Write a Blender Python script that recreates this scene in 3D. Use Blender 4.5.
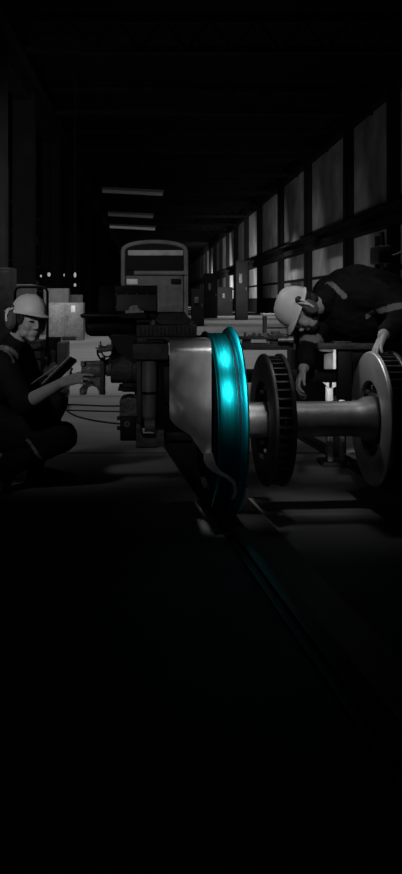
import bpy, bmesh, math, random
from mathutils import Vector, Matrix, noise
random.seed(4)
PI = math.pi
sc = bpy.context.scene
for o in list(bpy.data.objects): bpy.data.objects.remove(o)
C = sc.collection

# ------------------------------------------------ camera, world, lights, exposure
F = 1000.0; VX, VY = 150.0, 300.0; EYE = 1.05          # level lens, 1 m above the floor, looking down the hall
cd = bpy.data.cameras.new('camera'); cam = bpy.data.objects.new('camera', cd); C.objects.link(cam)
cam.location = (0, 0, EYE); cam.rotation_euler = (PI/2, 0, 0)
cd.sensor_fit = 'VERTICAL'; cd.sensor_height = 36.0; cd.lens = 36.0*F/874.0
cd.shift_x = (201-VX)/874.0; cd.shift_y = (VY-437)/874.0
cd.clip_end = 400; cd.clip_start = .05
sc.camera = cam
w = bpy.data.worlds.new('world'); sc.world = w; w.use_nodes = True
w.node_tree.nodes['Background'].inputs[0].default_value = (1, 1, 1, 1)
w.node_tree.nodes['Background'].inputs[1].default_value = 0.0
sc.view_settings.view_transform = 'Standard'; sc.view_settings.look = 'None'
sc.view_settings.exposure = 0.0; sc.view_settings.gamma = 1.0; sc.view_settings.use_curve_mapping = False

def spot(name, loc, target, power, angle, blend=1.0, radius=.3):
    d = bpy.data.lights.new(name, 'SPOT'); o = bpy.data.objects.new(name, d); C.objects.link(o)
    o.location = loc; d.energy = power; d.spot_size = math.radians(angle); d.spot_blend = blend; d.shadow_soft_size = radius
    o.rotation_euler = (Vector(target)-Vector(loc)).to_track_quat('-Z', 'Y').to_euler()
    return o
def area(name, loc, target, power, sx, sy, spread=180):
    d = bpy.data.lights.new(name, 'AREA'); o = bpy.data.objects.new(name, d); C.objects.link(o)
    d.shape = 'RECTANGLE'; d.size = sx; d.size_y = sy; d.energy = power; d.spread = math.radians(spread)
    o.location = loc; o.rotation_euler = (Vector(target)-Vector(loc)).to_track_quat('-Z', 'Y').to_euler()
    return o
spot('front_fill', (-.5, -2.0, 1.75), (.15, 4.4, .58), 46, 12, 1.0, .12)  # added spot behind the camera, brightens the guard sheet; no fixture there
spot('bogie_fill', (-1.6, .2, 2.1), (-.10, 4.8, .85), 50, 13, 1.0, .12)  # fill spot added to lift the dark bogie, stands for no real lamp
area('high_bay_over_wheel', (.46, 4.66, 4.2), (.41, 4.72, .85), .20, .26, .22, 6)
area('wheel_lamp', (.40, .9, 3.95), (.38, 4.50, .66), .22, .18, .14, 5)
spot('axle_fill', (.75, 3.4, 4.8), (.85, 4.9, .66), 130, 9, 1.0, .1)  # added beam that lifts the axle and the disc tops
spot('woman_fill', (-2.4, 1.0, 3.3), (-.72, 5.5, .98), 300, 19, 1.0, .2)  # unseen front fill added for the woman, low so spill lands behind
spot('worker_fill', (.2, 1.2, 3.5), (.95, 5.35, 1.02), 290, 15, 1.0, .2)  # added fill of the same kind, aimed at the bent worker
spot('rear_fill', (1.5, 6.7, 4.8), (.98, 5.35, 1.0), 60, 18, 1.0, .3)  # added back light on the worker, no fixture belongs to it
spot('disc_fill', (-1.5, 6.5, 3.6), (1.12, 4.93, .76), 330, 8.5, 1.0, .15)  # added from the left to brighten the second brake disc's face
spot('stand_fill', (-.3, 4.6, 2.4), (1.12, 6.3, .60), 420, 9, 1.0, .05)  # narrow beam added only to make the jacking stand bright
for i, (x, y, pw, an) in enumerate(((-1.3, 7.4, 90, 30), (1.2, 7.4, 90, 30), (-1.0, 9.8, 450, 46), (1.6, 9.5, 300, 46), (-1.5, 13.5, 1300, 60), (2.0, 14, 1000, 60), (-1.5, 19, 1500, 85), (3.0, 20, 1200, 85),
                                  (-1, 27, 1300, 95), (4, 28, 900, 95), (1.5, 37, 1400, 100), (5, 48, 1700, 100), (6, 62, 2200, 105))):
    spot('hall_lamp', (x, y, 7.6), (x, y+.3, 0), pw, an, 1.0, .4)
for y, pw in ((33, 110), (42, 300), (53, 800), (66, 1500), (84, 3600), (110, 6500), (145, 12000)):
    spot('wall_fill', (4.0, y-4, 1.6), (9.0, y+6, 2.4), pw, 95, 1.0, .5)  # low spots added to brighten the right wall panels, no fixtures there
spot('rack_fill', (-2.4, 20, 3.2), (-5.0, 36, 2.0), 1500, 80, 1.0, .4)  # added unseen spot that brings out the dim racks
spot('trolley_fill', (-1.5, 7.2, 3.2), (-1.1, 10, .3), 25, 60, 1.0, .4)  # unseen fill on the trolley and the floor behind the woman
spot('train_fill', (-1.0, 34, 6.0), (0, 45, 2.4), 800, 50, 1.0, .4)  # unseen fill on the train front, not one of its own lamps

# ------------------------------------------------ materials
def mat(name, col, rough=.6, metal=0.0, vary=.25, scale=6.0, bump=0.0, bscale=None, emit=None, stretch=None, spec=.5):
    m = bpy.data.materials.new(name); m.use_nodes = True
    nt = m.node_tree; b = nt.nodes['Principled BSDF']
    if isinstance(col, (int, float)): col = (col, col, col)
    b.inputs['Roughness'].default_value = rough; b.inputs['Metallic'].default_value = metal
    b.inputs['Specular IOR Level'].default_value = spec
    tc = nt.nodes.new('ShaderNodeTexCoord'); mp = nt.nodes.new('ShaderNodeMapping')
    nt.links.new(tc.outputs['Object'], mp.inputs['Vector'])
    if stretch: mp.inputs['Scale'].default_value = stretch
    n = nt.nodes.new('ShaderNodeTexNoise'); n.inputs['Scale'].default_value = scale; n.inputs['Detail'].default_value = 6
    nt.links.new(mp.outputs['Vector'], n.inputs['Vector'])
    r = nt.nodes.new('ShaderNodeValToRGB')
    r.color_ramp.elements[0].position = .3; r.color_ramp.elements[1].position = .7
    r.color_ramp.elements[0].color = [c*(1-vary) for c in col]+[1]
    r.color_ramp.elements[1].color = [min(1, c*(1+vary)) for c in col]+[1]
    nt.links.new(n.outputs['Fac'], r.inputs['Fac']); nt.links.new(r.outputs['Color'], b.inputs['Base Color'])
    if bump:
        n2 = nt.nodes.new('ShaderNodeTexNoise'); n2.inputs['Scale'].default_value = bscale or scale*3; n2.inputs['Detail'].default_value = 5
        nt.links.new(mp.outputs['Vector'], n2.inputs['Vector'])
        bp = nt.nodes.new('ShaderNodeBump'); bp.inputs['Strength'].default_value = bump; bp.inputs['Distance'].default_value = .02
        nt.links.new(n2.outputs['Fac'], bp.inputs['Height']); nt.links.new(bp.outputs['Normal'], b.inputs['Normal'])
    if emit:
        b.inputs['Emission Color'].default_value = (1, 1, 1, 1); b.inputs['Emission Strength'].default_value = emit
    return m
M = {}
M['floor'] = mat('worn_concrete', .17, .7, 0, .18, 1.3, .2, 9, stretch=(.5, 3.0, 1), spec=.15)
M['joint'] = mat('dark_joint', .02, .8)
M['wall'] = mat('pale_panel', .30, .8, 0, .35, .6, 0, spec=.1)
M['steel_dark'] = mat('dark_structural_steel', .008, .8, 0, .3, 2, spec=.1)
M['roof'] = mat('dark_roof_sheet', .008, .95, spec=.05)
M['black'] = mat('black_paint', .006, .55, 0, .3, 10, spec=.25)
M['char'] = mat('charcoal_casting', .05, .55, 0, .4, 14, .35, 50, spec=.35)
M['iron'] = mat('greasy_iron', .12, .5, .3, .5, 16, .4, 60)
M['grey'] = mat('grey_painted_steel', .15, .5, 0, .3, 12, .1, 40)
M['panel'] = mat('grey_panel', .12, .5, 0, .15, 14)
M['sheet'] = mat('scuffed_steel_sheet', .40, .36, .25, .25, 7, .12, 12, stretch=(1.5, 1, .8))
M['axle'] = mat('machined_axle', .30, .46, .6, .3, 9, .08, 30)
M['disc'] = mat('polished_friction_ring', .5, .42, .7, .12, 10)
M['fin'] = mat('cast_disc', .06, .5, .5, .3, 20)
M['rub'] = mat('black_rubber', .008, .7)
M['skin'] = mat('skin', .36, .5, 0, .08, 14, .05, 60, spec=.3)
M['skin_dark'] = mat('face_in_beard', .20, .55, 0, .1, 14)
M['hair'] = mat('dark_hair', .015, .7, 0, .4, 60)
M['cloth'] = mat('dark_work_cloth', .005, .85, 0, .4, 14, .5, 22, spec=.2)
M['strip'] = mat('reflective_strip', .17, .6, 0, .15, 20)
M['hat'] = mat('white_plastic_shell', .72, .5, 0, .02, 4)
M['muff'] = mat('earmuff_plastic', .12, .35, 0, .1, 8)
M['muff_dark'] = mat('dark_plastic', .02, .5)
M['boot'] = mat('black_leather', .01, .6, 0, .4, 20)
M['screen'] = mat('glossy_tablet_screen', .14, .2, 0, .1, 4)
M['rag'] = mat('pale_rag', .55, .9, 0, .3, 30, .4, 30)
M['lens'] = mat('eye', .02, .2)
M['train'] = mat('grey_train_paint', .16, .6, 0, .3, 1.2)
M['strip_pale'] = mat('pale_header_paint', .40, .7, 0, .3, 1.5)
M['glass'] = mat('dark_windscreen', .004, .6, 0, .1, 2, spec=.1)
M['white'] = mat('white_enamel', .75, .45, 0, .1, 10)
M['lamp_dim'] = mat('dim_tube_lamp', .3, emit=.055)
M['lamp_faint'] = mat('faint_tube_lamp', .3, emit=.012)
M['lamp_far'] = mat('distant_lamp', .3, emit=.30)
M['crate'] = mat('grey_crate', .12, .7, 0, .3, 3)
# cyan tread: bands running round the circumference
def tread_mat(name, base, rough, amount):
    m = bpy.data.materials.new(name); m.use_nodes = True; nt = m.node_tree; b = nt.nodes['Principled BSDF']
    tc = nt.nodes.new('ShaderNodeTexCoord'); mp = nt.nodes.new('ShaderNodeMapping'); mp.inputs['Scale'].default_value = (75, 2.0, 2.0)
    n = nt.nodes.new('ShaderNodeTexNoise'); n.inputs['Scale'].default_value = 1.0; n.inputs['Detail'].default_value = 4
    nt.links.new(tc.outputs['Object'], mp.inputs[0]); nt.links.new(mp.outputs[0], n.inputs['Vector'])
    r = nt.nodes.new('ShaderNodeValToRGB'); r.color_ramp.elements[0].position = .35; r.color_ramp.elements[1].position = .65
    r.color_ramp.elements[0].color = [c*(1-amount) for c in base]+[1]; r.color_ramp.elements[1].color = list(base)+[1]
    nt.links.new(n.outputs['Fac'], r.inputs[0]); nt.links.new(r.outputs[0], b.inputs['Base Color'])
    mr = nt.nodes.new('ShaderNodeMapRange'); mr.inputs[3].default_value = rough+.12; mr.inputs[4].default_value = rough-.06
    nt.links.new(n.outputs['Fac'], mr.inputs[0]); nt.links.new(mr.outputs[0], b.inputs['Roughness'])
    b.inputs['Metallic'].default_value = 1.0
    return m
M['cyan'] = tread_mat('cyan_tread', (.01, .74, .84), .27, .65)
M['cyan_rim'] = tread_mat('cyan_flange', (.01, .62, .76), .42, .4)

# ------------------------------------------------ helpers
def P(px, py, Y): return Vector(((px-VX)*Y/F, Y, EYE-(py-VY)*Y/F))
def B(): return bmesh.new()
def box(bm, x0, x1, y0, y1, z0, z1, bevel=0.0, mtx=None):
    r = bmesh.ops.create_cube(bm, size=1)
    vs = r['verts']
    for v in vs:
        v.co = Vector((x0+(v.co.x+.5)*(x1-x0), y0+(v.co.y+.5)*(y1-y0), z0+(v.co.z+.5)*(z1-z0)))
    if bevel:
        es = list({e for v in vs for e in v.link_edges})
        rb = bmesh.ops.bevel(bm, geom=es, offset=bevel, segments=2, affect='EDGES', profile=.5)
        vs = list({v for f in rb['faces'] for v in f.verts} | {v for v in vs if v.is_valid})
    if mtx: bmesh.ops.transform(bm, matrix=mtx, verts=vs)
    return vs
def pbox(bm, px0, px1, py0, py1, Y0, Y1, bevel=0.0):
    a = P(px0, py1, Y0); b = P(px1, py0, Y0)
    return box(bm, a.x, b.x, Y0, Y1, a.z, b.z, bevel)
def frame_of(d):
    d = d.normalized(); u = Vector((0, 0, 1)) if abs(d.z) < .9 else Vector((0, 1, 0))
    a = d.cross(u).normalized(); return a, d.cross(a).normalized()
def tube(bm, pts, r, seg=10, closed=False, caps=True):
    pts = [Vector(p) for p in pts]; n = len(pts); rs = r if isinstance(r, (list, tuple)) else [r]*n
    rings = []; a = None
    for i, p in enumerate(pts):
        if closed: d = pts[(i+1) % n]-pts[i-1]
        else: d = pts[min(i+1, n-1)]-pts[max(i-1, 0)]
        d.normalize()
        if a is None: a, b = frame_of(d)
        else:
            a = (a-d*a.dot(d)).normalized(); b = d.cross(a)
        rings.append([bm.verts.new(p+(a*math.cos(2*PI*k/seg)+b*math.sin(2*PI*k/seg))*rs[i]) for k in range(seg)])
    m = n if closed else n-1
    for i in range(m):
        R0, R1 = rings[i], rings[(i+1) % n]
        for k in range(seg): bm.faces.new((R0[k], R0[(k+1) % seg], R1[(k+1) % seg], R1[k]))
    if caps and not closed:
        bm.faces.new(rings[0][::-1]); bm.faces.new(rings[-1])
def cyl(bm, p, q, r, r2=None, seg=24): tube(bm, [p, q], [r, r if r2 is None else r2], seg)
def lathe(bm, prof, seg=96, axis='X', c=(0, 0, 0), closed=True):
    """prof: (position along the axis, radius)"""
    c = Vector(c); rings = []
    for s, r in prof:
        ring = []
        for k in range(seg):
            t = 2*PI*k/seg; u, v = r*math.cos(t), r*math.sin(t)
            q = {'X': (s, u, v), 'Y': (u, s, v), 'Z': (u, v, s)}[axis]
            ring.append(bm.verts.new(c+Vector(q)))
        rings.append(ring)
    m = len(prof) if closed else len(prof)-1
    for i in range(m):
        A, Bq = rings[i], rings[(i+1) % len(prof)]
        for k in range(seg): bm.faces.new((A[k], A[(k+1) % seg], Bq[(k+1) % seg], Bq[k]))
    if not closed:
        if prof[0][1] > 1e-5: bm.faces.new(rings[0][::-1])
        if prof[-1][1] > 1e-5: bm.faces.new(rings[-1])
def prism(bm, pts, d):
    """pts: polygon in space, d: extrusion vector"""
    a = [bm.verts.new(Vector(p)) for p in pts]; b = [bm.verts.new(Vector(p)+Vector(d)) for p in pts]
    n = len(pts); bm.faces.new(a); bm.faces.new(b[::-1])
    for i in range(n): bm.faces.new((a[i], b[i], b[(i+1) % n], a[(i+1) % n]))
def ellip(bm, c, rad, mtx=None, seg=20):
    r = bmesh.ops.create_uvsphere(bm, u_segments=seg, v_segments=seg//2+2, radius=1)
    T = Matrix.Translation(Vector(c)) @ Matrix.Diagonal((rad[0], rad[1], rad[2], 1))
    if mtx: T = mtx @ T
    bmesh.ops.transform(bm, matrix=T, verts=r['verts'])
def caps(bm, p, q, r1, r2, seg=16):
    p, q = Vector(p), Vector(q)
    tube(bm, [p, q], [r1, r2], seg); ellip(bm, p, (r1,)*3, None, seg); ellip(bm, q, (r2,)*3, None, seg)
def chain(bm, pts):
    for (a, ra), (b, rb) in zip(pts, pts[1:]): caps(bm, a, b, ra, rb)

WM = {}
def root(name, label, cat, loc, rz=0.0, group=None):
    o = bpy.data.objects.new(name, None); C.objects.link(o); o.location = loc; o.rotation_euler = (0, 0, rz)
    o.empty_display_size = .1
    o['label'] = label; o['category'] = cat
    if group: o['group'] = group
    WM[o] = Matrix.Translation(Vector(loc)) @ Matrix.Rotation(rz, 4, 'Z')
    return o
def obj(name, bm, m, parent=None, local=False, smooth=True, angle=35):
    bmesh.ops.recalc_face_normals(bm, faces=bm.faces)
    me = bpy.data.meshes.new(name)
    if smooth:
        for f in bm.faces: f.smooth = True
        for e in bm.edges:
            if len(e.link_faces) == 2 and e.calc_face_angle(0) > math.radians(angle): e.smooth = False
    base = WM.get(parent, Matrix.Identity(4)) if parent else Matrix.Identity(4)
    o = bpy.data.objects.new(name, me)
    if parent:
        if not local: bmesh.ops.transform(bm, matrix=base.inverted(), verts=bm.verts)
        o.parent = parent; WM[o] = base
    else:
        bb = [v.co for v in bm.verts]
        if bb:
            c = Vector(((min(v.x for v in bb)+max(v.x for v in bb))/2, (min(v.y for v in bb)+max(v.y for v in bb))/2, min(v.z for v in bb)))
            bmesh.ops.translate(bm, vec=-c, verts=bm.verts); o.location = c; WM[o] = Matrix.Translation(c)
    bm.to_mesh(me); bm.free()
    for k in (m if isinstance(m, (list, tuple)) else [m]): me.materials.append(k)
    C.objects.link(o); return o
def tag(o, label, cat, group=None):
    o['label'] = label; o['category'] = cat
    if group: o['group'] = group
    return o
def struct(name, bm, m, **k):
    o = obj(name, bm, m, **k); o['kind'] = 'structure'; return o
def dup(r, loc, rz=None, label=None):
    c = r.copy(); C.objects.link(c); c.location = loc
    if rz is not None: c.rotation_euler = (0, 0, rz)
    if label: c['label'] = label
    for ch in list(r.children):
        d = ch.copy(); C.objects.link(d); d.parent = c
        for g in list(ch.children):
            e = g.copy(); C.objects.link(e); e.parent = d
    return c
def bake(bm, voxel, smooth_it=4, push=0.0, nscale=9.0, fac=.5):
    """fuse overlapping closed shapes into one continuous surface"""
    me = bpy.data.meshes.new('tmp'); bm.to_mesh(me); bm.free()
    o = bpy.data.objects.new('tmp', me); C.objects.link(o)
    r = o.modifiers.new('r', 'REMESH'); r.mode = 'VOXEL'; r.voxel_size = voxel; r.use_smooth_shade = True
    s = o.modifiers.new('s', 'SMOOTH'); s.factor = fac; s.iterations = smooth_it
    dg = bpy.context.evaluated_depsgraph_get(); dg.update()
    nm = bpy.data.meshes.new_from_object(o.evaluated_get(dg))
    out = bmesh.new(); out.from_mesh(nm); out.normal_update()
    if push:
        mv = [(v, v.normal.copy()) for v in out.verts]
        for v, n in mv:
            k = noise.noise(v.co*nscale)+.6*noise.noise(Vector((v.co.x, v.co.y, v.co.z*2))*nscale*2.3)
            v.co += n*push*k
    bpy.data.objects.remove(o); bpy.data.meshes.remove(me); bpy.data.meshes.remove(nm)
    return out

# ------------------------------------------------ the hall
XW, XL, ZR, YE = 9.0, -9.0, 9.6, 215.0
bm = B(); box(bm, XL, XW, -4, YE, -.3, 0); struct('floor', bm, M['floor'])
bm = B(); box(bm, XW, XW+.3, -4, YE, 0, ZR)
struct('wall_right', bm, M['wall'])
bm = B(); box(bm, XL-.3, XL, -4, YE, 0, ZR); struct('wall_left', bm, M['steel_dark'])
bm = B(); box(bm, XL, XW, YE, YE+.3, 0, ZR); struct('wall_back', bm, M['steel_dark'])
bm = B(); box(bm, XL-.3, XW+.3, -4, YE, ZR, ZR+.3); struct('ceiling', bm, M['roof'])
tn = [0]
def trim(bm, m): tn[0] += 1; return struct('trim_%d' % tn[0], bm, m)
# crane girder, eaves beam and dado along the right wall
bm = B(); box(bm, 8.45, 8.98, -2, YE-1, 3.75, 4.05); box(bm, 8.6, 8.98, -2, YE-1, 4.05, 4.3); box(bm, 8.3, 8.98, -2, YE-1, 4.3, 4.42); trim(bm, M['steel_dark'])
bm = B(); box(bm, 8.6, 8.98, -2, YE-1, 8.6, 9.3); trim(bm, M['steel_dark'])
bm = B(); box(bm, 8.9, 8.98, -2, YE-1, 0, 1.2); box(bm, 8.85, 8.98, -2, YE-1, 2.15, 2.3); trim(bm, M['steel_dark'])
for y in [36, 44.2, 55.5, 67, 80]+[91+11*k for k in range(11)]:
    bm = B(); box(bm, 8.62, 8.98, y-.12, y+.12, 0, 9.3); box(bm, 8.56, 8.64, y-.2, y+.2, 0, 9.3); trim(bm, M['steel_dark'])
# left row of columns with their runway beam
for y in (20, 26.5, 33, 42, 53, 65, 77, 92):
    bm = B(); box(bm, -4.3, -4.0, y-.06, y+.06, 0, 7.9); box(bm, -4.5, -3.8, y-.3, y-.24, 0, 7.9); box(bm, -4.5, -3.8, y+.24, y+.3, 0, 7.9)
    trim(bm, M['steel_dark'])
bm = B(); box(bm, -4.4, -3.9, 8, YE-1, 7.6, 8.3); box(bm, -4.6, -3.7, 8, YE-1, 8.3, 8.4); trim(bm, M['steel_dark'])
# roof trusses
for y in range(30, 120, 10):
    bm = B(); box(bm, XL+.1, XW-.1, y-.12, y+.12, 8.45, 8.65); box(bm, XL+.1, XW-.1, y-.12, y+.12, 9.35, 9.55)
    x = XL+.3
    while x < XW-1.4:
        tube(bm, [(x, y, 8.55), (x+.7, y, 9.45), (x+1.4, y, 8.55)], .05, 6); x += 1.4
    trim(bm, M['steel_dark'])
# rails on black pit strips, the near strip widened to darken lit floor
YAW = math.radians(5)
def railstrip(x0, wd, dx=-.06):
    bm = B()
    T = Matrix.Translation((x0, 4.92, 0)) @ Matrix.Rotation(YAW, 4, 'Z')
    box(bm, -wd/2, wd/2, -3.2, 3.4, 0, .012, 0, T)
    box(bm, dx-.035, dx+.035, -3.2, 3.4, .012, .03, .004, T)
    return bm
trim(railstrip(.415, .25), M['black']); trim(railstrip(1.41, .12, 0), M['black'])
bm = B(); box(bm, -4, 8.9, 6.84, 6.88, 0, .002); trim(bm, M['joint'])
bm = B(); box(bm, -4, 8.9, 10.9, 10.95, 0, .002); trim(bm, M['joint'])

# roof strip lamps across the bay
def strip_lamp(x0, x1, y, z, m, label):
    r = root('strip_lamp', label, 'lamp', ((x0+x1)/2, y, z))
    r.rotation_euler = (0, math.radians(3), 0)
    bm = B(); box(bm, x0, x1, y-.25, y+.25, z+.14, z+.3); obj('housing', bm, M['iron'], r)
    bm = B(); tube(bm, [(x0+.05, y, z+.05), ((x0+x1)/2, y, z+.06), (x1-.05, y, z+.05)], .13, 8); obj('tube', bm, m, r)
    for x in (x0+.3, x1-.3):
        bm = B(); cyl(bm, (x, y, z+.3), (x, y, ZR), .03, seg=6); obj('hanger', bm, M['steel_dark'], r)
strip_lamp(-3.6, .5, 88, 7.35, M['lamp_dim'], 'brightest pale roof strip lamp, lowest of those above the train')
strip_lamp(-3.4, .3, 80, 7.75, M['lamp_faint'], 'faint roof strip lamp just above the brightest one')
strip_lamp(-3.2, .9, 66, 8.1, M['lamp_faint'], 'dim roof strip lamp, highest and widest above the train')

# distant lamps between the left columns
for i, (px, py, s, lab) in enumerate(((75, 275, .8, 'tall bright far lamp left of the control box, upper of two'), (75, 285, .8, 'small far lamp below the tall bright one, left of the control box'),
                                 (49, 274.5, 1.0, 'round far lamp above the helmeted woman'), (64.5, 275, .7, 'small dim far lamp between the columns'), (41, 276, .6, 'weak far lamp just left of the round one'))):
    c = P(px, py, (36, 50, 40, 56, 47)[i]); r = root('far_lamp', lab, 'lamp', c)
    k = c.y/800
    bm = B(); ellip(bm, c, (1.3*k*s, .12, (2.6 if i == 0 else 1.7)*k*s)); obj('bulb', bm, M['lamp_far'], r)
    bm = B(); cyl(bm, c+Vector((0, .05, 1.2*k*s)), (c.x, c.y+.05, ZR), .03, seg=6); obj('cord', bm, M['steel_dark'], r)

# ------------------------------------------------ train at the end of the track
r = root('train', 'grey train with rounded roof and wide dark windscreen at the far end of the hall', 'train', (0.2, 45, 0))
def arch(x0, x1, z0, zs, zt, y, n=14):
    c = (x0+x1)/2; h = (x1-x0)/2
    pts = [Vector((x1, y, z0)), Vector((x1, y, zs))]
    for k in range(1, n): t = PI*k/n; pts.append(Vector((c+h*math.cos(t)*(1 if abs(math.cos(t)) < .95 else 1), y, zs+(zt-zs)*math.sin(t)**.8)))
    pts += [Vector((x0, y, zs)), Vector((x0, y, z0))]
    return pts
bm = B(); prism(bm, arch(-1.22, 1.62, .35, 3.25, 3.62, 45.2), (0, 16, 0)); obj('body', bm, M['glass'], r)
bm = B()
tube(bm, arch(-1.22, 1.62, .35, 3.25, 3.68, 45.15), .1, 8); obj('front_frame', bm, M['train'], r)
bm = B(); box(bm, -1.0, 1.5, 45.0, 45.2, 3.05, 3.3, .04); obj('header_panel', bm, M['strip_pale'], r)
bm = B(); box(bm, -1.0, 1.5, 45.1, 45.19, 2.4, 3.04); obj('windscreen', bm, M['glass'], r)
bm = B(); tube(bm, [(-.72, 44.95, 2.27), (1.7, 44.95, 2.27)], .1, 8); obj('guard_rail', bm, M['train'], r)
bm = B(); box(bm, -1.1, 1.5, 45.0, 45.2, .5, 2.15, .05)
obj('nose_panel', bm, M['crate'], r)
bm = B(); box(bm, -1.05, -.55, 44.94, 44.99, 1.75, 2.0, .03); hl = obj('headlight', bm, M['white'], r)
bm = B(); box(bm, .95, 1.4, 44.94, 44.99, 1.75, 2.0, .03); obj('headlight', bm, M['glass'], r)
bm = B(); box(bm, -1.2, 1.6, 44.8, 45.3, .2, .5, .04); obj('bumper', bm, M['steel_dark'], r)
bm = B(); box(bm, -1.0, 1.4, 45.3, 61, 0, .35); obj('underframe', bm, M['black'], r)

# ------------------------------------------------ background things
def cabinet(name, label, cat, x, y, wd, dp, h, m, doors=2, group=None):
    r = root(name, label, cat, (x, y, 0), 0, group)
    bm = B(); box(bm, x-wd/2, x+wd/2, y, y+dp, 0, h, .015); obj('body', bm, m, r)
    n = doors
    for k in range(n):
        x0 = x-wd/2+.02+k*(wd-.04)/n; x1 = x0+(wd-.04)/n-.015
        bm = B(); box(bm, x0, x1, y-.02, y, .08, h-.05, .006); d = obj('door', bm, m, r)
        bm = B(); hx = x1-.06 if k % 2 == 0 else x0+.06
        tube(bm, [(hx, y-.02, h*.5), (hx, y-.06, h*.5+.01), (hx, y-.06, h*.5+.14), (hx, y-.02, h*.5+.15)], .009, 6); obj('handle', bm, M['grey'], d)
    return r
cb = cabinet('cabinet', 'pale grey low cabinet with a white notice behind the woman', 'cabinet', P(65, 0, 26).x, 26, .95, .6, .98, M['grey'])
bm = B(); box(bm, P(62, 0, 26).x, P(76, 0, 26).x, 25.95, 25.99, .03, .10); obj('plinth', bm, M['black'], cb)
bm = B(); c = P(73, 309, 25.96); box(bm, c.x-.05, c.x+.06, 25.955, 25.975, c.z-.09, c.z+.09, .003); obj('notice', bm, M['white'], cb)
cabinet('cabinet', 'dim grey crate-like cabinet between the left columns behind the low cabinet', 'cabinet', P(56, 0, 30).x, 30, .75, .6, 1.4, M['crate'], 1)
cabinet('cabinet', 'grey cabinet standing just left of the control box in the background', 'cabinet', P(70, 0, 38).x, 38, .9, .6, 1.25, M['grey'], 2)
cabinet('cabinet', 'dark tall cabinet at the left edge behind the woman', 'cabinet', P(3, 0, 14).x, 14, .25, .5, 1.5, M['char'], 1)
cabinet('cabinet', 'dark cabinet directly behind the white hard hat at the left', 'cabinet', P(20, 0, 16).x, 16, .42, .5, 1.3, M['panel'], 1)
for px, y, wd, h, lab in ((242, 52, .62, 3.1, 'tall dark machine cabinet by the right wall, nearest the bent worker'), (211, 58, .75, 2.6, 'dark machine cabinet in the middle distance right of the train'),
                          (225, 66, 1.0, 1.9, 'low dark machine cabinet between the two tall ones'), (198, 40, .5, 1.5, 'dark cabinet close to the right side of the train')):
    cb = cabinet('machine_cabinet', lab, 'cabinet', P(px, 0, y).x, y, wd, .8, h, M['steel_dark'], 1)
    bm = B(); c = P(px-1, 0, y-.05); box(bm, c.x-.1, c.x+.06, y-.07, y-.03, h*.62, h*.78, .01); obj('gauge_panel', bm, M['char'], cb)
# storage racks beyond the left columns, with crates
def rack(x, y, lab):
    r = root('storage_rack', lab, 'rack', (x, y, 0), 0)
    for sx in (-1.1, 1.1):
        for sy in (0, .8):
            bm = B(); box(bm, x+sx-.04, x+sx+.04, y+sy-.04, y+sy+.04, 0, 5.6); obj('upright', bm, M['steel_dark'], r)
    for z in (.3, 1.5, 2.7, 3.9, 5.1):
        bm = B(); box(bm, x-1.1, x+1.1, y-.03, y+.83, z-.05, z+.02); obj('shelf', bm, M['char'], r)
racks = [(-5.9, 33, 'nearest tall dark storage rack beyond the left columns'), (-5.9, 41, 'second tall storage rack beyond the left columns'), (-5.9, 50, 'farthest tall storage rack beyond the left columns')]
proto = None
cn = 0
for (x, y, lab) in racks:
    rack(x, y, lab)
    for zi, z in enumerate((.32, 1.52, 2.72, 3.92)):
        for k in range(3):
            if random.random() < .25: continue
            wd = random.uniform(.35, .62); h = random.uniform(.3, .8); cx = x-.7+k*.7
            lv = ('bottom', 'second', 'third', 'top')[zi]; cp = ('left', 'middle', 'right')[k]
            bm = B(); box(bm, cx-wd/2, cx+wd/2, y+.08, y+.7, z, z+h, .01)
            for q in range(3): box(bm, cx-wd/2-.012, cx+wd/2+.012, y+.068, y+.712, z+h*(.15+.3*q), z+h*(.15+.3*q)+.03)
            tag(obj('crate', bm, random.choice([M['crate'], M['grey'], M['panel']])), 'ribbed crate at the %s of the %s filled shelf, %s rack' % (cp, lv, lab.split()[0]), 'crate', 'crates on the storage racks')

# tool trolley behind the woman with bottles on it
TY = 9.6
def T(px, py): return P(px, py, TY)
r = root('tool_trolley', 'dark tool trolley with looped push handle behind the woman', 'trolley', (T(45, 0).x, TY+.2, 0))
a, b_ = T(27, 390), T(66, 352)
bm = B(); box(bm, a.x, b_.x, TY, TY+.45, .10, .16, .01); obj('lower_shelf', bm, M['black'], r)
bm = B(); box(bm, a.x, T(41, 0).x, TY+.02, TY+.42, .16, .66, .01); obj('drawer_unit', bm, M['char'], r)
for k in range(3):
    bm = B(); box(bm, a.x+.01, T(40.5, 0).x, TY, TY+.02, .19+k*.15, .32+k*.15, .004); d = obj('drawer', bm, M['panel'], r)
    bm = B(); tube(bm, [(a.x+.04, TY, .29+k*.15), (a.x+.04, TY-.02, .29+k*.15), (a.x+.1, TY-.02, .29+k*.15), (a.x+.1, TY, .29+k*.15)], .004, 6); obj('handle', bm, M['grey'], d)
bm = B(); box(bm, T(57, 0).x, b_.x, TY, TY+.45, .16, .64, .01); obj('side_panel', bm, M['panel'], r)
bm = B(); box(bm, T(41, 0).x, T(57, 0).x, TY+.40, TY+.44, .16, .68, .005); obj('back_panel', bm, M['black'], r)
for sx in (a.x+.03, b_.x-.03):
    for sy in (TY+.05, TY+.4):
        bm = B(); lathe(bm, [(-.018, .02), (-.018, .05), (.018, .05), (.018, .02)], 20, 'X', (sx, sy, .05)); box(bm, sx-.012, sx+.012, sy-.02, sy+.02, .06, .11); obj('wheel', bm, M['rub'], r)
pts = [T(16, 350), T(15, 310), T(15, 292), T(17, 288), T(21, 287), T(42, 287), T(46, 288.5), T(47.5, 292), T(47.5, 330), T(47.5, 352)]
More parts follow.
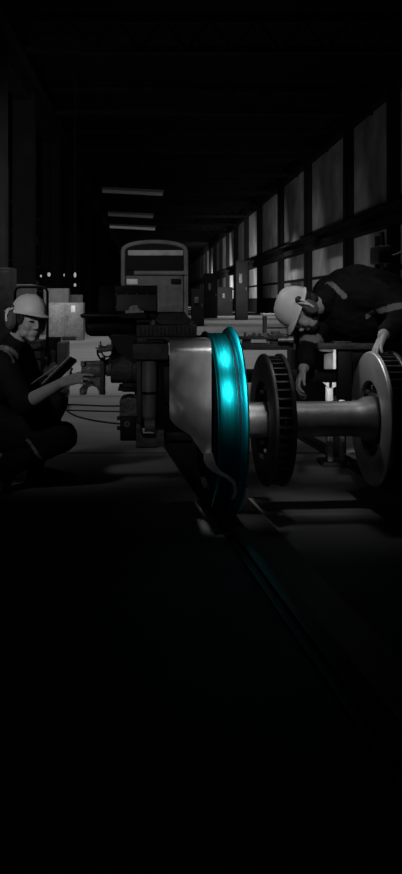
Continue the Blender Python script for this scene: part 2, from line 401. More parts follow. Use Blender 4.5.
bm = B(); tube(bm, pts, .013, 8); box(bm, T(16, 0).x-.01, T(47, 0).x, TY+.0, TY+.03, .56, .6); obj('push_handle', bm, M['black'], r)
def bottle(px, z, rr, h, m, lab):
    x = T(px, 0).x
    bm = B(); lathe(bm, [(z, rr*.9), (z+.01, rr), (z+h*.62, rr), (z+h*.8, rr*.38), (z+h, rr*.36)], 20, 'Z', (x, TY+.16, 0), False)
    o = tag(obj('bottle', bm, m), lab, 'bottle')
    bm = B(); lathe(bm, [(z+h, rr*.45), (z+h+.035, rr*.42)], 16, 'Z', (x, TY+.16, 0), False); obj('cap', bm, M['grey'], o)
bottle(44.5, .16, .034, .30, M['panel'], 'slim dark bottle on the trolley, left one of two')
bottle(51.5, .16, .052, .36, M['grey'], 'wider grey bottle with pale cap on the trolley')
bm = B(); cyl(bm, (T(36, 0).x, TY+.1, .667), (T(36, 0).x, TY+.1, .8), .02); tag(obj('spray_can', bm, M['crate']), 'small spray can standing on the trolley drawers', 'can')

# floor cables
def cable(pts, rr, lab):
    q = []
    n = len(pts)
    for i in range(n-1):
        p0, p1, p2, p3 = [Vector(pts[max(0, min(n-1, i+k))]) for k in (-1, 0, 1, 2)]
        for k in range(8):
            t = k/8; q.append(.5*((2*p1)+(p2-p0)*t+(2*p0-5*p1+4*p2-p3)*t*t+(3*p1-p0-3*p2+p3)*t**3))
    q.append(Vector(pts[-1])); bm = B(); tube(bm, q, rr, 6)
    tag(obj('floor_cable', bm, M['rub']), lab, 'cable')
def G(px, py, z=.008): y = (EYE-z)*F/(py-VY); return ((px-VX)*y/F, y, z)
cable([G(40, 404), G(70, 404.5), G(110, 406), G(150, 405)], .008, 'thin dark cable lying straight across the floor, farthest of the three')
cable([G(40, 409), G(80, 410.5), G(115, 411.5), G(150, 411)], .007, 'thin dark cable lying across the floor between two others')
cable([G(55, 398), G(64, 408), G(74, 415), G(92, 420), G(125, 424), G(160, 423)], .008, 'dark cable curving over the floor from behind the woman\'s knee')

# bench, machines and stands on the right
r = root('work_bench', 'long pale-topped work bench in front of the right wall, left of the bent worker', 'bench', (3.6, 30, 0))
c0 = P(262, 0, 30).x; c1 = P(296, 0, 30).x
bm = B(); box(bm, c0, c1, 29.6, 30.4, .58, .65, .01); obj('bench_top', bm, M['white'], r)
for x in (c0+.08, c1-.08):
    for y in (29.7, 30.3):
        bm = B(); box(bm, x-.03, x+.03, y-.03, y+.03, 0, .58); obj('leg', bm, M['panel'], r)
bm = B(); box(bm, c0+.1, c1-.1, 29.7, 30.3, .2, .23); obj('lower_shelf', bm, M['panel'], r)
r = root('pillar_drill', 'dark pillar drill silhouette rising above the bent worker\'s back', 'machine', (P(380, 0, 14).x, 14, 0))
x = P(380, 0, 14).x
bm = B(); box(bm, x-.3, x+.3, 13.75, 14.35, 0, .12, .02); obj('base', bm, M['black'], r)
bm = B(); cyl(bm, (x, 14.1, .12), (x, 14.1, 1.95), .05); obj('column', bm, M['black'], r)
bm = B(); box(bm, x-.09, x+.1, 13.7, 14.25, 1.55, 1.8, .03); cyl(bm, (x+.02, 13.95, 1.8), (x+.02, 13.95, 2.0), .04, .03); obj('head', bm, M['black'], r)
bm = B(); cyl(bm, (x-.02, 13.8, 1.3), (x-.02, 13.8, 1.55), .022); obj('chuck', bm, M['iron'], r)
bm = B(); box(bm, x-.22, x+.22, 13.6, 14.1, 1.0, 1.05, .01); obj('table', bm, M['black'], r)
bm = B(); tube(bm, [(x+.1, 13.8, 1.66), (x+.17, 13.75, 1.68), (x+.24, 13.7, 1.72)], .012, 8); obj('feed_handle', bm, M['iron'], r)
cabinet('dark_block', 'added low black block hiding bright floor behind the bent worker and the axle', 'cabinet', 1.80, 8.2, 1.22, .5, .84, M['black'], 3)  # invented dark block, blacks out lit floor seen behind the worker
# pale jacking stand behind the axle
SY = 6.3
r = root('jacking_stand', 'white enamelled jacking stand with pipes behind the axle', 'stand', (P(333, 0, SY).x, SY, 0))
def S(px, py, dy=0): return P(px, py, SY+dy)
bm = B(); box(bm, S(322, 0).x, S(354, 0).x, SY-.03, SY+.2, 0, .03, .005); obj('base_plate', bm, M['char'], r)
bm = B(); box(bm, S(327.5, 0).x, S(333.5, 0).x, SY, SY+.08, .03, S(0, 377).z, .01); obj('leg', bm, M['white'], r)
bm = B(); box(bm, S(341, 0).x, S(345, 0).x, SY, SY+.08, .03, S(0, 388).z, .01); obj('leg', bm, M['white'], r)
bm = B(); prism(bm, [S(325, 376), S(327, 372), S(333, 380), S(337, 380), S(337, 386), S(333, 388), S(328, 388), S(325, 384)], (0, .06, 0)); obj('bracket', bm, M['white'], r)
bm = B(); cyl(bm, S(331, 378, .1), S(331, 348, .1), .045, .045); lathe(bm, [(S(0, 352).z, .04), (S(0, 352).z, .055), (S(0, 348).z, .055), (S(0, 348).z, .04)], 24, 'Z', (S(331, 0).x, SY+.1, 0)); obj('jack_cylinder', bm, M['grey'], r)
bm = B(); box(bm, S(334.5, 0).x, S(338, 0).x, SY+.02, SY+.06, S(0, 378).z, S(0, 350).z, .004); obj('guide_rail', bm, M['white'], r)
bm = B(); tube(bm, [S(345, 396, .1), S(345, 380, .1), S(343, 374, .1), S(347, 368, .1), S(349, 374, .1)], .01, 8); obj('pipe', bm, M['white'], r)
bm = B(); tube(bm, [S(349.5, 396, .05), S(349.5, 384, .05), S(346, 382, .05)], .006, 8); obj('pipe', bm, M['grey'], r)
bm = B(); box(bm, S(338, 0).x, S(354, 0).x, SY+.25, SY+.3, .03, S(0, 400).z, .004); obj('back_plate', bm, M['black'], r)

# ------------------------------------------------ wheelset
AX = Vector((.405, 4.92, 0)); AZ = .46
ws = root('wheelset', 'railway wheelset with cyan-tinted near wheel, two vented brake discs and bare axle', 'wheelset', AX, YAW)
def wheel(s, m_t, m_f, web, side=1):
    """s = inner flange side"""
    # flange ring
    bm = B(); e = side
    lathe(bm, [(s+e*.0, .40), (s+e*.002, .452), (s-e*.006, .459), (s-e*.016, .459), (s-e*.026, .452), (s-e*.031, .436), (s-e*.031, .40)], 128, 'X', (0, 0, AZ))
    fl = obj('flange', bm, m_f, ws, local=True)
    bm = B()
    lathe(bm, [(s-e*.0395, .405), (s-e*.0395, .4245), (s-e*.043, .4268), (s-e*.05, .428), (s-e*.08, .4285), (s-e*.11, .4275), (s-e*.122, .429), (s-e*.128, .435), (s-e*.134, .437), (s-e*.1375, .4355), (s-e*.1375, .405)], 128, 'X', (0, 0, AZ))
    obj('tread', bm, m_t, ws, local=True)
    bm = B(); lathe(bm, [(s-e*.0312, .33), (s-e*.0312, .412), (s-e*.039, .412), (s-e*.039, .4045), (s-e*.1377, .4045), (s-e*.1377, .4350), (s-e*.141, .430), (s-e*.141, .33)], 96, 'X', (0, 0, AZ)); obj('rim', bm, web, ws, local=True)  # black colour stands in for shade on the unlit side and groove
    bm = B()
    lathe(bm, [(s-e*.005, .401), (s-e*.02, .37), (s-e*.06, .30), (s-e*.045, .18), (s-e*.02, .12), (s-e*.02, .085), (s-e*.16, .085), (s-e*.16, .12), (s-e*.085, .18), (s-e*.09, .30), (s-e*.11, .37), (s-e*.11, .401)], 96, 'X', (0, 0, AZ))
    obj('wheel_web', bm, web, ws, local=True)
wheel(0, M['cyan'], M['cyan_rim'], M['black'])
wheel(.955, M['iron'], M['iron'], M['black'], -1)
def brake_disc(s, wd, R, face, m_fin, ri=.19):
    bm = B(); lathe(bm, [(s, ri), (s, R-.012), (s+.004, R-.004), (s+.010, R), (s+.020, R), (s+.022, R-.004), (s+.022, ri)], 96, 'X', (0, 0, AZ)); obj('friction_ring', bm, face, ws, local=True)
    bm = B(); t = s+wd; lathe(bm, [(t, ri), (t, R-.004), (t-.004, R), (t-.018, R), (t-.022, R-.004), (t-.022, ri)], 96, 'X', (0, 0, AZ)); obj('friction_ring', bm, m_fin, ws, local=True)
    bm = B(); n = 44
    for k in range(n):
        T_ = Matrix.Translation((0, 0, AZ)) @ Matrix.Rotation(2*PI*k/n, 4, 'X')
        box(bm, s+.022, t-.022, -.0045, .0045, ri, R-.010, 0, T_)
    obj('cooling_fins', bm, m_fin, ws, local=True, smooth=False)
    bm = B(); lathe(bm, [(s+.03, .10), (s+.03, ri+.01), (t-.03, ri+.01), (t-.03, .10)], 64, 'X', (0, 0, AZ)); h = obj('disc_hub', bm, M['black'], ws, local=True)
    for k in range(10):
        T_ = Matrix.Translation((0, 0, AZ)) @ Matrix.Rotation(2*PI*k/10, 4, 'X')
        bm = B(); lathe(bm, [(s+.012, .011), (s+.012, .004), (s+.03, .004), (s+.03, .011)], 8, 'X', (0, 0, .155)); bmesh.ops.transform(bm, matrix=T_, verts=bm.verts)
        obj('bolt', bm, M['grey'], h, local=True, smooth=False)
brake_disc(.145, .105, .325, M['fin'], M['fin'])
brake_disc(.690, .125, .335, M['disc'], M['fin'])
bm = B(); lathe(bm, [(-.34, 0), (-.34, .06), (-.2, .062), (-.19, .084), (.02, .086), (.03, .0875), (.60, .0875), (.635, .092), (.665, .108), (.70, .112), (.72, .10), (.93, .09), (1.12, .085), (1.13, .06), (1.3, .06), (1.3, 0)], 64, 'X', (0, 0, AZ), False)
obj('axle', bm, M['axle'], ws, local=True)
bm = B(); lathe(bm, [(.70, .113), (.70, .128), (.745, .128), (.745, .113)], 48, 'X', (0, 0, AZ)); obj('hub_collar', bm, M['char'], ws, local=True)

# ------------------------------------------------ bogie frame
bg = root('bogie_frame', 'dark railway bogie frame with damper and coupling arm in front of the woman', 'bogie', (0.05, 4.95, 0))
D = 4.62
bm = B()
pbox(bm, 136, 197, 325, 337, D+.08, 5.3, .008); pbox(bm, 137, 192, 337, 343, D+.1, 5.2, .004)
for k in range(14): pbox(bm, 139+k*4, 141+k*4, 327, 335, D+.07, D+.1, .002)
obj('top_plate', bm, M['char'], bg)
bm = B(); a = [P(153, 325, 4.85), P(159, 313.5, 4.85), P(184, 312.5, 4.85), P(197, 325, 4.85)]; prism(bm, a, (0, .3, 0)); obj('lid', bm, M['char'], bg)
for px in (153, 191):
    bm = B(); cyl(bm, P(px, 325.5, 4.78), P(px, 321, 4.78), .018, seg=6); cyl(bm, P(px, 321, 4.78), P(px, 319.5, 4.78), .01, seg=10); obj('nut', bm, M['iron'], bg)
bm = B(); pbox(bm, 132, 169, 343.5, 360, D, 5.1, .008); obj('spring_seat', bm, M['char'], bg)
bm = B(); pbox(bm, 146, 166, 339.5, 343.5, D+.01, 4.9, .008); obj('rubber_pad', bm, M['rub'], bg)
bm = B(); pbox(bm, 136.5, 141.5, 360, 425, D+.04, 4.8, .004); obj('guide_post', bm, M['char'], bg)
bm = B(); pbox(bm, 141, 172, 360, 428, 4.78, 5.25, .01); obj('side_frame', bm, M['black'], bg)
bm = B(); x = P(149, 0, 4.66).x
def Z(py, Y): return EYE-(py-VY)*Y/F
lathe(bm, [(Z(392, 4.66), .039), (Z(391, 4.66), .0375), (Z(361, 4.66), .0375), (Z(360, 4.66), .02)], 32, 'Z', (x, 4.69, 0), False)
dm = obj('damper_sleeve', bm, M['grey'], bg)
bm = B(); lathe(bm, [(Z(420, 4.66), .025), (Z(417, 4.66), .035), (Z(395, 4.66), .035), (Z(394, 4.66), .039), (Z(392.2, 4.66), .039)], 32, 'Z', (x, 4.69, 0), False); obj('damper_tube', bm, M['grey'], bg)
bm = B(); lathe(bm, [(Z(394.2, 4.66), .0405), (Z(391.8, 4.66), .0405)], 32, 'Z', (x, 4.69, 0), False); obj('damper_ring', bm, M['black'], bg)
bm = B(); cyl(bm, P(144.5, 425, 4.69), P(155, 425, 4.69), .032); obj('damper_eye', bm, M['grey'], bg)
bm = B()
Yb = 4.61
pts = [P(136, 447, Yb), P(136, 424, Yb), P(140, 424, Yb), P(143, 438, Yb), P(156, 438, Yb), P(158, 430, Yb), P(164, 430, Yb), P(164, 447, Yb), P(150, 447, Yb)]
prism(bm, pts, (0, .16, 0)); obj('damper_bracket', bm, M['iron'], bg)
bm = B(); pbox(bm, 158, 205, 430, 441, 4.8, 5.2, .01); pbox(bm, 136, 158, 441, 448, 4.74, 4.95, .005); obj('tie_beam', bm, M['char'], bg)
# junction box low on the left
bm = B(); pbox(bm, 120, 136.5, 416, 441, 4.78, 4.95, .006); jb = obj('brake_box', bm, M['black'], bg)
bm = B(); a = [P(119.5, 416, 4.77), P(119.5, 402, 4.77), P(123, 398.5, 4.77), P(130, 397.5, 4.77), P(137, 399, 4.77), P(137, 416, 4.77)]; prism(bm, a, (0, .2, 0)); obj('box_cover', bm, M['iron'], bg)
for py in (418, 428):
    bm = B(); cyl(bm, P(117, py, 4.82), P(120.5, py, 4.82), .010, seg=12); obj('knob', bm, M['char'], jb)
bm = B(); lathe(bm, [(4.772, .014), (4.772, .006), (4.782, .006), (4.782, .014)], 16, 'Y', P(127, 424, 0)+Vector(((127-150)*4.78/1000, 0, 0))-Vector((0, 0, 0)) if False else (P(127, 424, 4.78).x, 0, P(127, 424, 4.78).z)); obj('lock_ring', bm, M['grey'], jb)
bm = B(); pbox(bm, 134, 142, 395, 440, 4.8, 4.98, .004); obj('box_mount', bm, M['char'], bg)
# motor and coupling fork
Ym = 5.05
bm = B(); c = P(0, 368, Ym)
xs = lambda px: (px-VX)*Ym/F
lathe(bm, [(xs(111), .05), (xs(111), .072), (xs(112), .076), (xs(132), .076), (xs(133), .072), (xs(142), .072)], 40, 'X', (0, Ym, c.z), False)
obj('motor_barrel', bm, M['char'], bg)
bm = B(); lathe(bm, [(xs(103), .036), (xs(106), .036), (xs(106.3), .042), (xs(111.5), .042)], 32, 'X', (0, Ym, c.z), False); obj('coupling_neck', bm, M['iron'], bg)
bm = B(); Yf = Ym-.04
pts = [P(81, 362, Yf), P(104, 361, Yf), P(105, 395, Yf), P(99, 395, Yf), P(98.5, 391, Yf), P(96.5, 387.5, Yf), P(92.5, 386, Yf), P(88.5, 387.5, Yf), P(86.5, 391, Yf), P(86, 395, Yf), P(79.5, 395, Yf), P(79.5, 389, Yf), P(83, 385, Yf)]
prism(bm, pts, (0, .07, 0)); obj('coupling_fork', bm, M['iron'], bg)
bm = B(); lathe(bm, [(xs(82), .045), (xs(101), .045)], 32, 'X', (0, Ym-.01, Z(370, Ym)), False); obj('coupling_drum', bm, M['iron'], bg)
bm = B(); cyl(bm, P(83, 366, Ym-.05), P(83, 361, Ym-.05), .012, seg=12); obj('pin', bm, M['grey'], bg)
bm = B(); pbox(bm, 100, 104.5, 358, 394, Ym-.06, Ym+.06, .006); obj('flange_plate', bm, M['char'], bg)
for px in (83, 102):
    bm = B(); cyl(bm, P(px, 391.5, Yf-.012), P(px, 391.5, Yf+.004), .009, seg=10); obj('bolt', bm, M['grey'], bg)
bm = B(); pbox(bm, 122, 140, 383, 392, 4.95, 5.15, .004); pbox(bm, 118, 134, 388, 391, 4.9, 5.15, .003); obj('motor_foot', bm, M['black'], bg)
bm = B(); pbox(bm, 111, 141, 334, 355, 4.98, 5.2, .01); a = [P(108, 336, 4.97), P(137, 336, 4.97), P(137, 362, 4.97), P(131, 362, 4.97), P(118, 352, 4.97)]; prism(bm, a, (0, .1, 0)); obj('hanger_bracket', bm, M['black'], bg)
# hose fittings and hose loop
Yh = 4.93
bm = B(); cyl(bm, P(98, 350, Yh), P(112, 349, Yh), .012, seg=14); cyl(bm, P(100.5, 345, Yh), P(100.5, 353, Yh), .010, seg=12); cyl(bm, P(104, 346, Yh), P(104, 352, Yh), .012, seg=10); cyl(bm, P(95.5, 348, Yh), P(101, 348.5, Yh), .003, seg=8); cyl(bm, P(100.5, 341.5, Yh), P(100.5, 346, Yh), .004, seg=8); pbox(bm, 106, 113, 345, 351.5, Yh, Yh+.06, .003)
obj('valve_block', bm, M['iron'], bg)
def loop(c, r0, r1, a0, a1, n=16, Y=Yh):
    return [P(c[0]+r0*math.cos(math.radians(a0+(a1-a0)*k/n)), c[1]+r1*math.sin(math.radians(a0+(a1-a0)*k/n)), Y+.01*math.sin(k)) for k in range(n+1)]
bm = B(); tube(bm, loop((105, 351.5), 7.5, 9, 190, -5), .005, 8); obj('hose', bm, M['rub'], bg)
bm = B(); tube(bm, loop((107, 351), 5.5, 5.8, 185, 20), .004, 8); obj('hose', bm, M['rub'], bg)
# tray and air tank
bm = B(); box(bm, P(80, 0, 4.85).x, P(137, 0, 4.85).x, 4.85, 5.3, Z(318, 4.85), Z(313.5, 4.85), .01); pbox(bm, 130, 170, 314, 320, 4.95, 5.25, .006); tray = obj('tray', bm, M['black'], bg)
bm = B(); zc = Z(327, 5.0); r0 = .047
x0, x1 = P(85, 0, 5).x, P(138, 0, 5).x
lathe(bm, [(x0, 0), (x0, .02), (x0+.006, .034), (x0+.02, .044), (x0+.035, r0), (x1-.03, r0), (x1-.008, .035), (x1, 0)], 40, 'X', (0, 5.02, zc), False); obj('air_tank', bm, M['black'], bg)
bm = B(); pbox(bm, 110, 136, 320, 337, 4.99, 5.15, .006); obj('tank_support', bm, M['black'], bg)
# rear cross beams of the frame (right half)
Yr = 5.32
bm = B(); pbox(bm, 200, 296, 343.5, 350, Yr, Yr+.10, .005); pbox(bm, 240, 294, 337, 339.5, Yr-.02, Yr+.12, .003); pbox(bm, 243, 251, 339, 344, Yr, Yr+.06); pbox(bm, 270, 290, 339, 344, Yr, Yr+.06)
obj('cross_beam', bm, M['char'], bg)
bm = B(); pbox(bm, 318, 405, 343.5, 349.5, 5.24, 5.34, .004); pbox(bm, 334, 352, 341.5, 343.5, 5.25, 5.33, .003); obj('cross_beam', bm, M['char'], bg)
bm = B(); pbox(bm, 338, 352, 349.5, 400, 5.26, 5.32, .004); obj('hanging_plate', bm, M['black'], bg)
bm = B(); pbox(bm, 338, 405, 349.5, 362, 5.27, 5.33, .004); obj('stiffener', bm, M['black'], bg)
bm = B(); box(bm, P(245, 0, Yr).x, P(350, 0, Yr).x, Yr+.13, Yr+.19, .60, .67, .004); obj('rear_tube', bm, M['black'], bg)
# fittings on top of the beam
bm = B()
for px in (245, 249, 254, 259):
    cyl(bm, P(px, 337, Yr+.03), P(px, 334.5-(px % 3), Yr+.03), .008, seg=8)
obj('studs', bm, M['iron'], bg)
bm = B(); a = [P(263, 333, Yr), P(266, 333, Yr), P(272, 345, Yr), P(268.5, 345, Yr)]; prism(bm, a, (0, .02, 0)); obj('lever', bm, M['axle'], bg)
bm = B(); pbox(bm, 268, 284, 333.5, 337, Yr+.02, Yr+.08, .004); pbox(bm, 272, 280, 331.5, 334, Yr+.03, Yr+.07, .003); obj('clamp', bm, M['iron'], bg)
bm = B(); cyl(bm, P(278, 340, Yr-.03), P(290, 340, Yr-.03), .011, seg=16); cyl(bm, P(289, 340, Yr-.03), P(293.5, 340, Yr-.035), .017, seg=20); obj('pipe_union', bm, M['axle'], bg)
bm = B(); pbox(bm, 252, 262, 334.5, 336.5, Yr+.05, Yr+.1, .002); obj('shim', bm, M['axle'], bg)
# axle box holding the frame on the axle
bm = B(); lathe(bm, [(-.33, .075), (-.33, .11), (-.2, .11), (-.2, .075)], 40, 'X', (AX.x, 4.90, AZ)); obj('axle_box', bm, M['black'], bg)
bm = B(); box(bm, .06, .24, 4.7, 5.15, .56, .74, .01); obj('axle_box_saddle', bm, M['black'], bg)
bm = B(); box(bm, P(190, 0, 5).x, .47, 5.25, 5.42, .8, .86, .005); obj('end_beam', bm, M['char'], bg)
# draped guard sheet beside the wheel
sy = 4.40
def sheet():
    bm = B(); n = 14
    xl, xr = P(169.5, 0, sy).x, P(211.5, 0, sy).x
    path = [(5.02, .862), (4.85, .868), (4.65, .872), (4.50, .874)]
    for k in range(1, 9):
        t = PI/2*k/8; path.append((4.47-.07*math.sin(t)+.0, .874-.065+.065*math.cos(t)-.0))
    path = path[:4]+[(4.47-.07*math.sin(PI/2*k/8), .809+.065*math.cos(PI/2*k/8)) for k in range(1, 9)]
    zz = .80
    def low(u):   # lower edge, photo outline: 417 at left, down to 455 at the right
        px = 169.5+u*42
        pts = [(169.5, 418), (173, 423), (180, 429), (190, 435), (196, 444), (203, 454), (211.5, 455)]
        for (a, ya), (b, yb) in zip(pts, pts[1:]):
            if px <= b: return Z(ya+(yb-ya)*(px-a)/(b-a), sy)
        return Z(455, sy)
    rows = []
    for (y, z) in path: rows.append([Vector((xl+(xr-xl)*u/n, y, z)) for u in range(n+1)])
    for k in range(1, 25):
        row = []
        for u in range(n+1):
            zl = low(u/n); z = zz+(zl-zz)*k/24
            y = sy+.005*noise.noise(Vector((u*.25, k*.2, 1)))+(.003*math.sin(k*.5+u*.3))*(k/24)
            row.append(Vector((xl+(xr-xl)*u/n, y, z)))
        rows.append(row)
    vs = [[bm.verts.new(p) for p in row] for row in rows]
    for a, b in zip(vs, vs[1:]):
        for i in range(n): bm.faces.new((a[i], a[i+1], b[i+1], b[i]))
    bmesh.ops.recalc_face_normals(bm, faces=bm.faces)
    bmesh.ops.solidify(bm, geom=list(bm.faces), thickness=.004)
    return bm
sh = obj('guard_sheet', sheet(), M['sheet'], bg, angle=60)
# torn tail curling away from its lower corner
def ribbon(pts, w0):
    bm = B(); vs = []
    for (px, py, Y, wd, ny) in pts:
        c = P(px, py, Y); d = Vector((wd*math.cos(ny), wd*math.sin(ny)*.8, wd*math.sin(ny)*.3)); vs.append((bm.verts.new(c-d), bm.verts.new(c+d)))
    for a, b in zip(vs, vs[1:]): bm.faces.new((a[0], a[1], b[1], b[0]))
    bmesh.ops.recalc_face_normals(bm, faces=bm.faces); bmesh.ops.solidify(bm, geom=list(bm.faces), thickness=.003)
    bmesh.ops.subdivide_edges(bm, edges=[], cuts=0)
    return bm
tail = [(208, 453, 4.40, .019, 0), (209, 460, 4.395, .024, .1), (211.5, 466, 4.39, .022, .3), (216, 471, 4.385, .017, .6), (222, 474.5, 4.38, .014, .9), (228, 477.5, 4.38, .013, 1.0), (233, 482, 4.38, .011, .9), (235.5, 488, 4.38, .008, .7), (235, 494, 4.385, .008, .5), (232.5, 499, 4.39, .008, .4)]
obj('torn_tail', ribbon(tail, .02), M['sheet'], sh, angle=60)

# control box on the tray
cbx = root('control_box', 'dark control box with riveted grey front panel on top of the bogie', 'control box', (P(115, 0, 4.9).x, 4.87, Z(313.5, 4.85)), math.radians(21))
hz = Z(284.5, 4.9)-Z(312.5, 4.9)
bm = B(); box(bm, 0, .225, 0, .26, .001, hz, .004); obj('body', bm, M['black'], cbx, local=True)
bm = B(); box(bm, .008, .217, -.004, 0, .012, hz-.045, .001); obj('front_panel', bm, M['grey'] if False else M['panel'], cbx, local=True)
bm = B(); box(bm, .004, .221, -.006, 0, hz-.040, hz-.004, .001)
for k in range(16): box(bm, .010+k*.013, .016+k*.013, -.009, -.006, hz-.034, hz-.010)
obj('vent_strip', bm, M['char'], cbx, local=True)
for x, z in [(.006+.053*k, hz-.042) for k in range(5)]+[(.004, .03), (.004, .09), (.221, .03), (.221, .09)]:
    bm = B(); ellip(bm, (x, -.006, z), (.0035, .003, .0035), None, 8); obj('rivet', bm, M['axle'], cbx, local=True)
# rag on the tray
rc = P(134, 310.5, 4.79)
bm = B()
ellip(bm, (rc.x, 4.835, Z(313.5, 4.85)+.018), (.026, .014, .018)); ellip(bm, (rc.x-.022, 4.845, Z(313.5, 4.85)+.008), (.022, .012, .009)); ellip(bm, (rc.x+.024, 4.84, Z(313.5, 4.85)+.009), (.025, .012, .008)); ellip(bm, (rc.x+.004, 4.832, Z(313.5, 4.85)+.03), (.015, .01, .009))
bm = bake(bm, .003, 2, .006, 50)
for v in bm.verts: v.co.z = max(v.co.z, Z(313.5, 4.85)+.001)
tag(obj('rag', bm, M['rag'], angle=180), 'crumpled pale rag lying at the foot of the control box', 'rag')
# tray edge has to reach under the rag
bm = B(); box(bm, P(120, 0, 4.82).x, P(146, 0, 4.82).x, 4.81, 4.86, Z(318, 4.85), Z(313.5, 4.85)); obj('tray_lip', bm, M['black'], bg)

# ------------------------------------------------ people
def head_shapes(bm, T, male=False):
    E = lambda c, r: ellip(bm, c, r, T, 24)
    def Cp(p, q, r1, r2):
        caps(bm, T @ Vector(p), T @ Vector(q), r1, r2, 12)
    E((0, .012, .025), (.074, .094, .088)); E((0, -.028, -.03), (.061, .066, .082)); E((0, -.045, -.075), (.045, .045, .035))
    E((0, -.070, -.101), (.024, .020, .015)); E((0, -.084, .016), (.046, .014, .010))
    for s in (-1, 1):
        E((s*.033, -.060, -.036), (.026, .026, .030)); E((s*.076, .012, -.012), (.010, .018, .030))
        E((s*.040, -.035, -.072), (.018, .040, .026)); E((s*.009, -.101, -.040), (.008, .009, .007))
    Cp((0, -.090, .002), (0, -.106, -.033), .006, .008)
    E((0, -.089, -.063), (.020, .010, .005)); E((0, -.087, -.073), (.016, .010, .005)); E((0, -.072, -.070), (.03, .024, .022))
def hand(bm, wr, d, n, th, curls=(.3, .3, .35, .4), spread=.12, sc_=1.0, thumb_out=.8):
    d = Vector(d).normalized(); n = Vector(n); n = (n-d*n.dot(d)).normalized(); t = d.cross(n) if True else None
    if t.dot(Vector(th)) < 0: t = -t
    wr = Vector(wr)
    L = (.072, .080, .075, .058); off = (.030, .010, -.011, -.031)
    for i in range(4):
        k = wr+(d*(.088-.006*abs(i-1))+t*off[i])*sc_
        caps(bm, wr+t*off[i]*.55, k, .016*sc_, .0115*sc_, 12)
        a = curls[i]*.5; sp = spread*(1.5-i); p = k
        dd = (d+t*sp).normalized()
        for q, (fr, rr) in enumerate(((.45, .0085), (.30, .0078), (.25, .0070))):
            v = dd*math.cos(a)+n*math.sin(a); p2 = p+v*L[i]*fr*sc_
            caps(bm, p, p2, (.0095, .0085, .0078)[q]*sc_, rr*sc_, 10); p = p2; a += curls[i]
    p = wr+(d*.018+t*.020)*sc_; v = (t*thumb_out+d*.65+n*.25).normalized(); p2 = p+v*.042*sc_
    caps(bm, p, p2, .015*sc_, .011*sc_, 12); v = (t*.35*thumb_out+d*.95+n*.25).normalized(); p3 = p2+v*.03*sc_; caps(bm, p2, p3, .0105*sc_, .0092*sc_, 10)
    v = (v+n*.3).normalized(); caps(bm, p3, p3+v*.022*sc_, .0092*sc_, .0078*sc_, 10)
def basis(fwd, up, c):
    f = Vector(fwd).normalized(); u = Vector(up); u = (u-f*u.dot(f)).normalized(); s = u.cross(-f).normalized() if False else (-f).cross(u).normalized()*-1
    # local: face looks along -Y, up +Z, so +X = (-Y... ) right-handed
    yv = -f; zv = u; xv = yv.cross(zv)
    m = Matrix((xv, yv, zv)).transposed().to_4x4(); m.translation = Vector(c); return m
def eye_pair(parent, T):
    for s in (-1, 1):
        bm = B(); ellip(bm, (s*.031, -.0835, -.006), (.0125, .0115, .0060), T, 14); obj('eye', bm, M['lens'], parent, angle=180)
        bm = B(); tube(bm, [T @ Vector((s*.014, -.0975, .015)), T @ Vector((s*.032, -.0965, .022)), T @ Vector((s*.048, -.084, .016))], [.0025, .003, .0015], 6); obj('eyebrow', bm, M['hair'], parent)
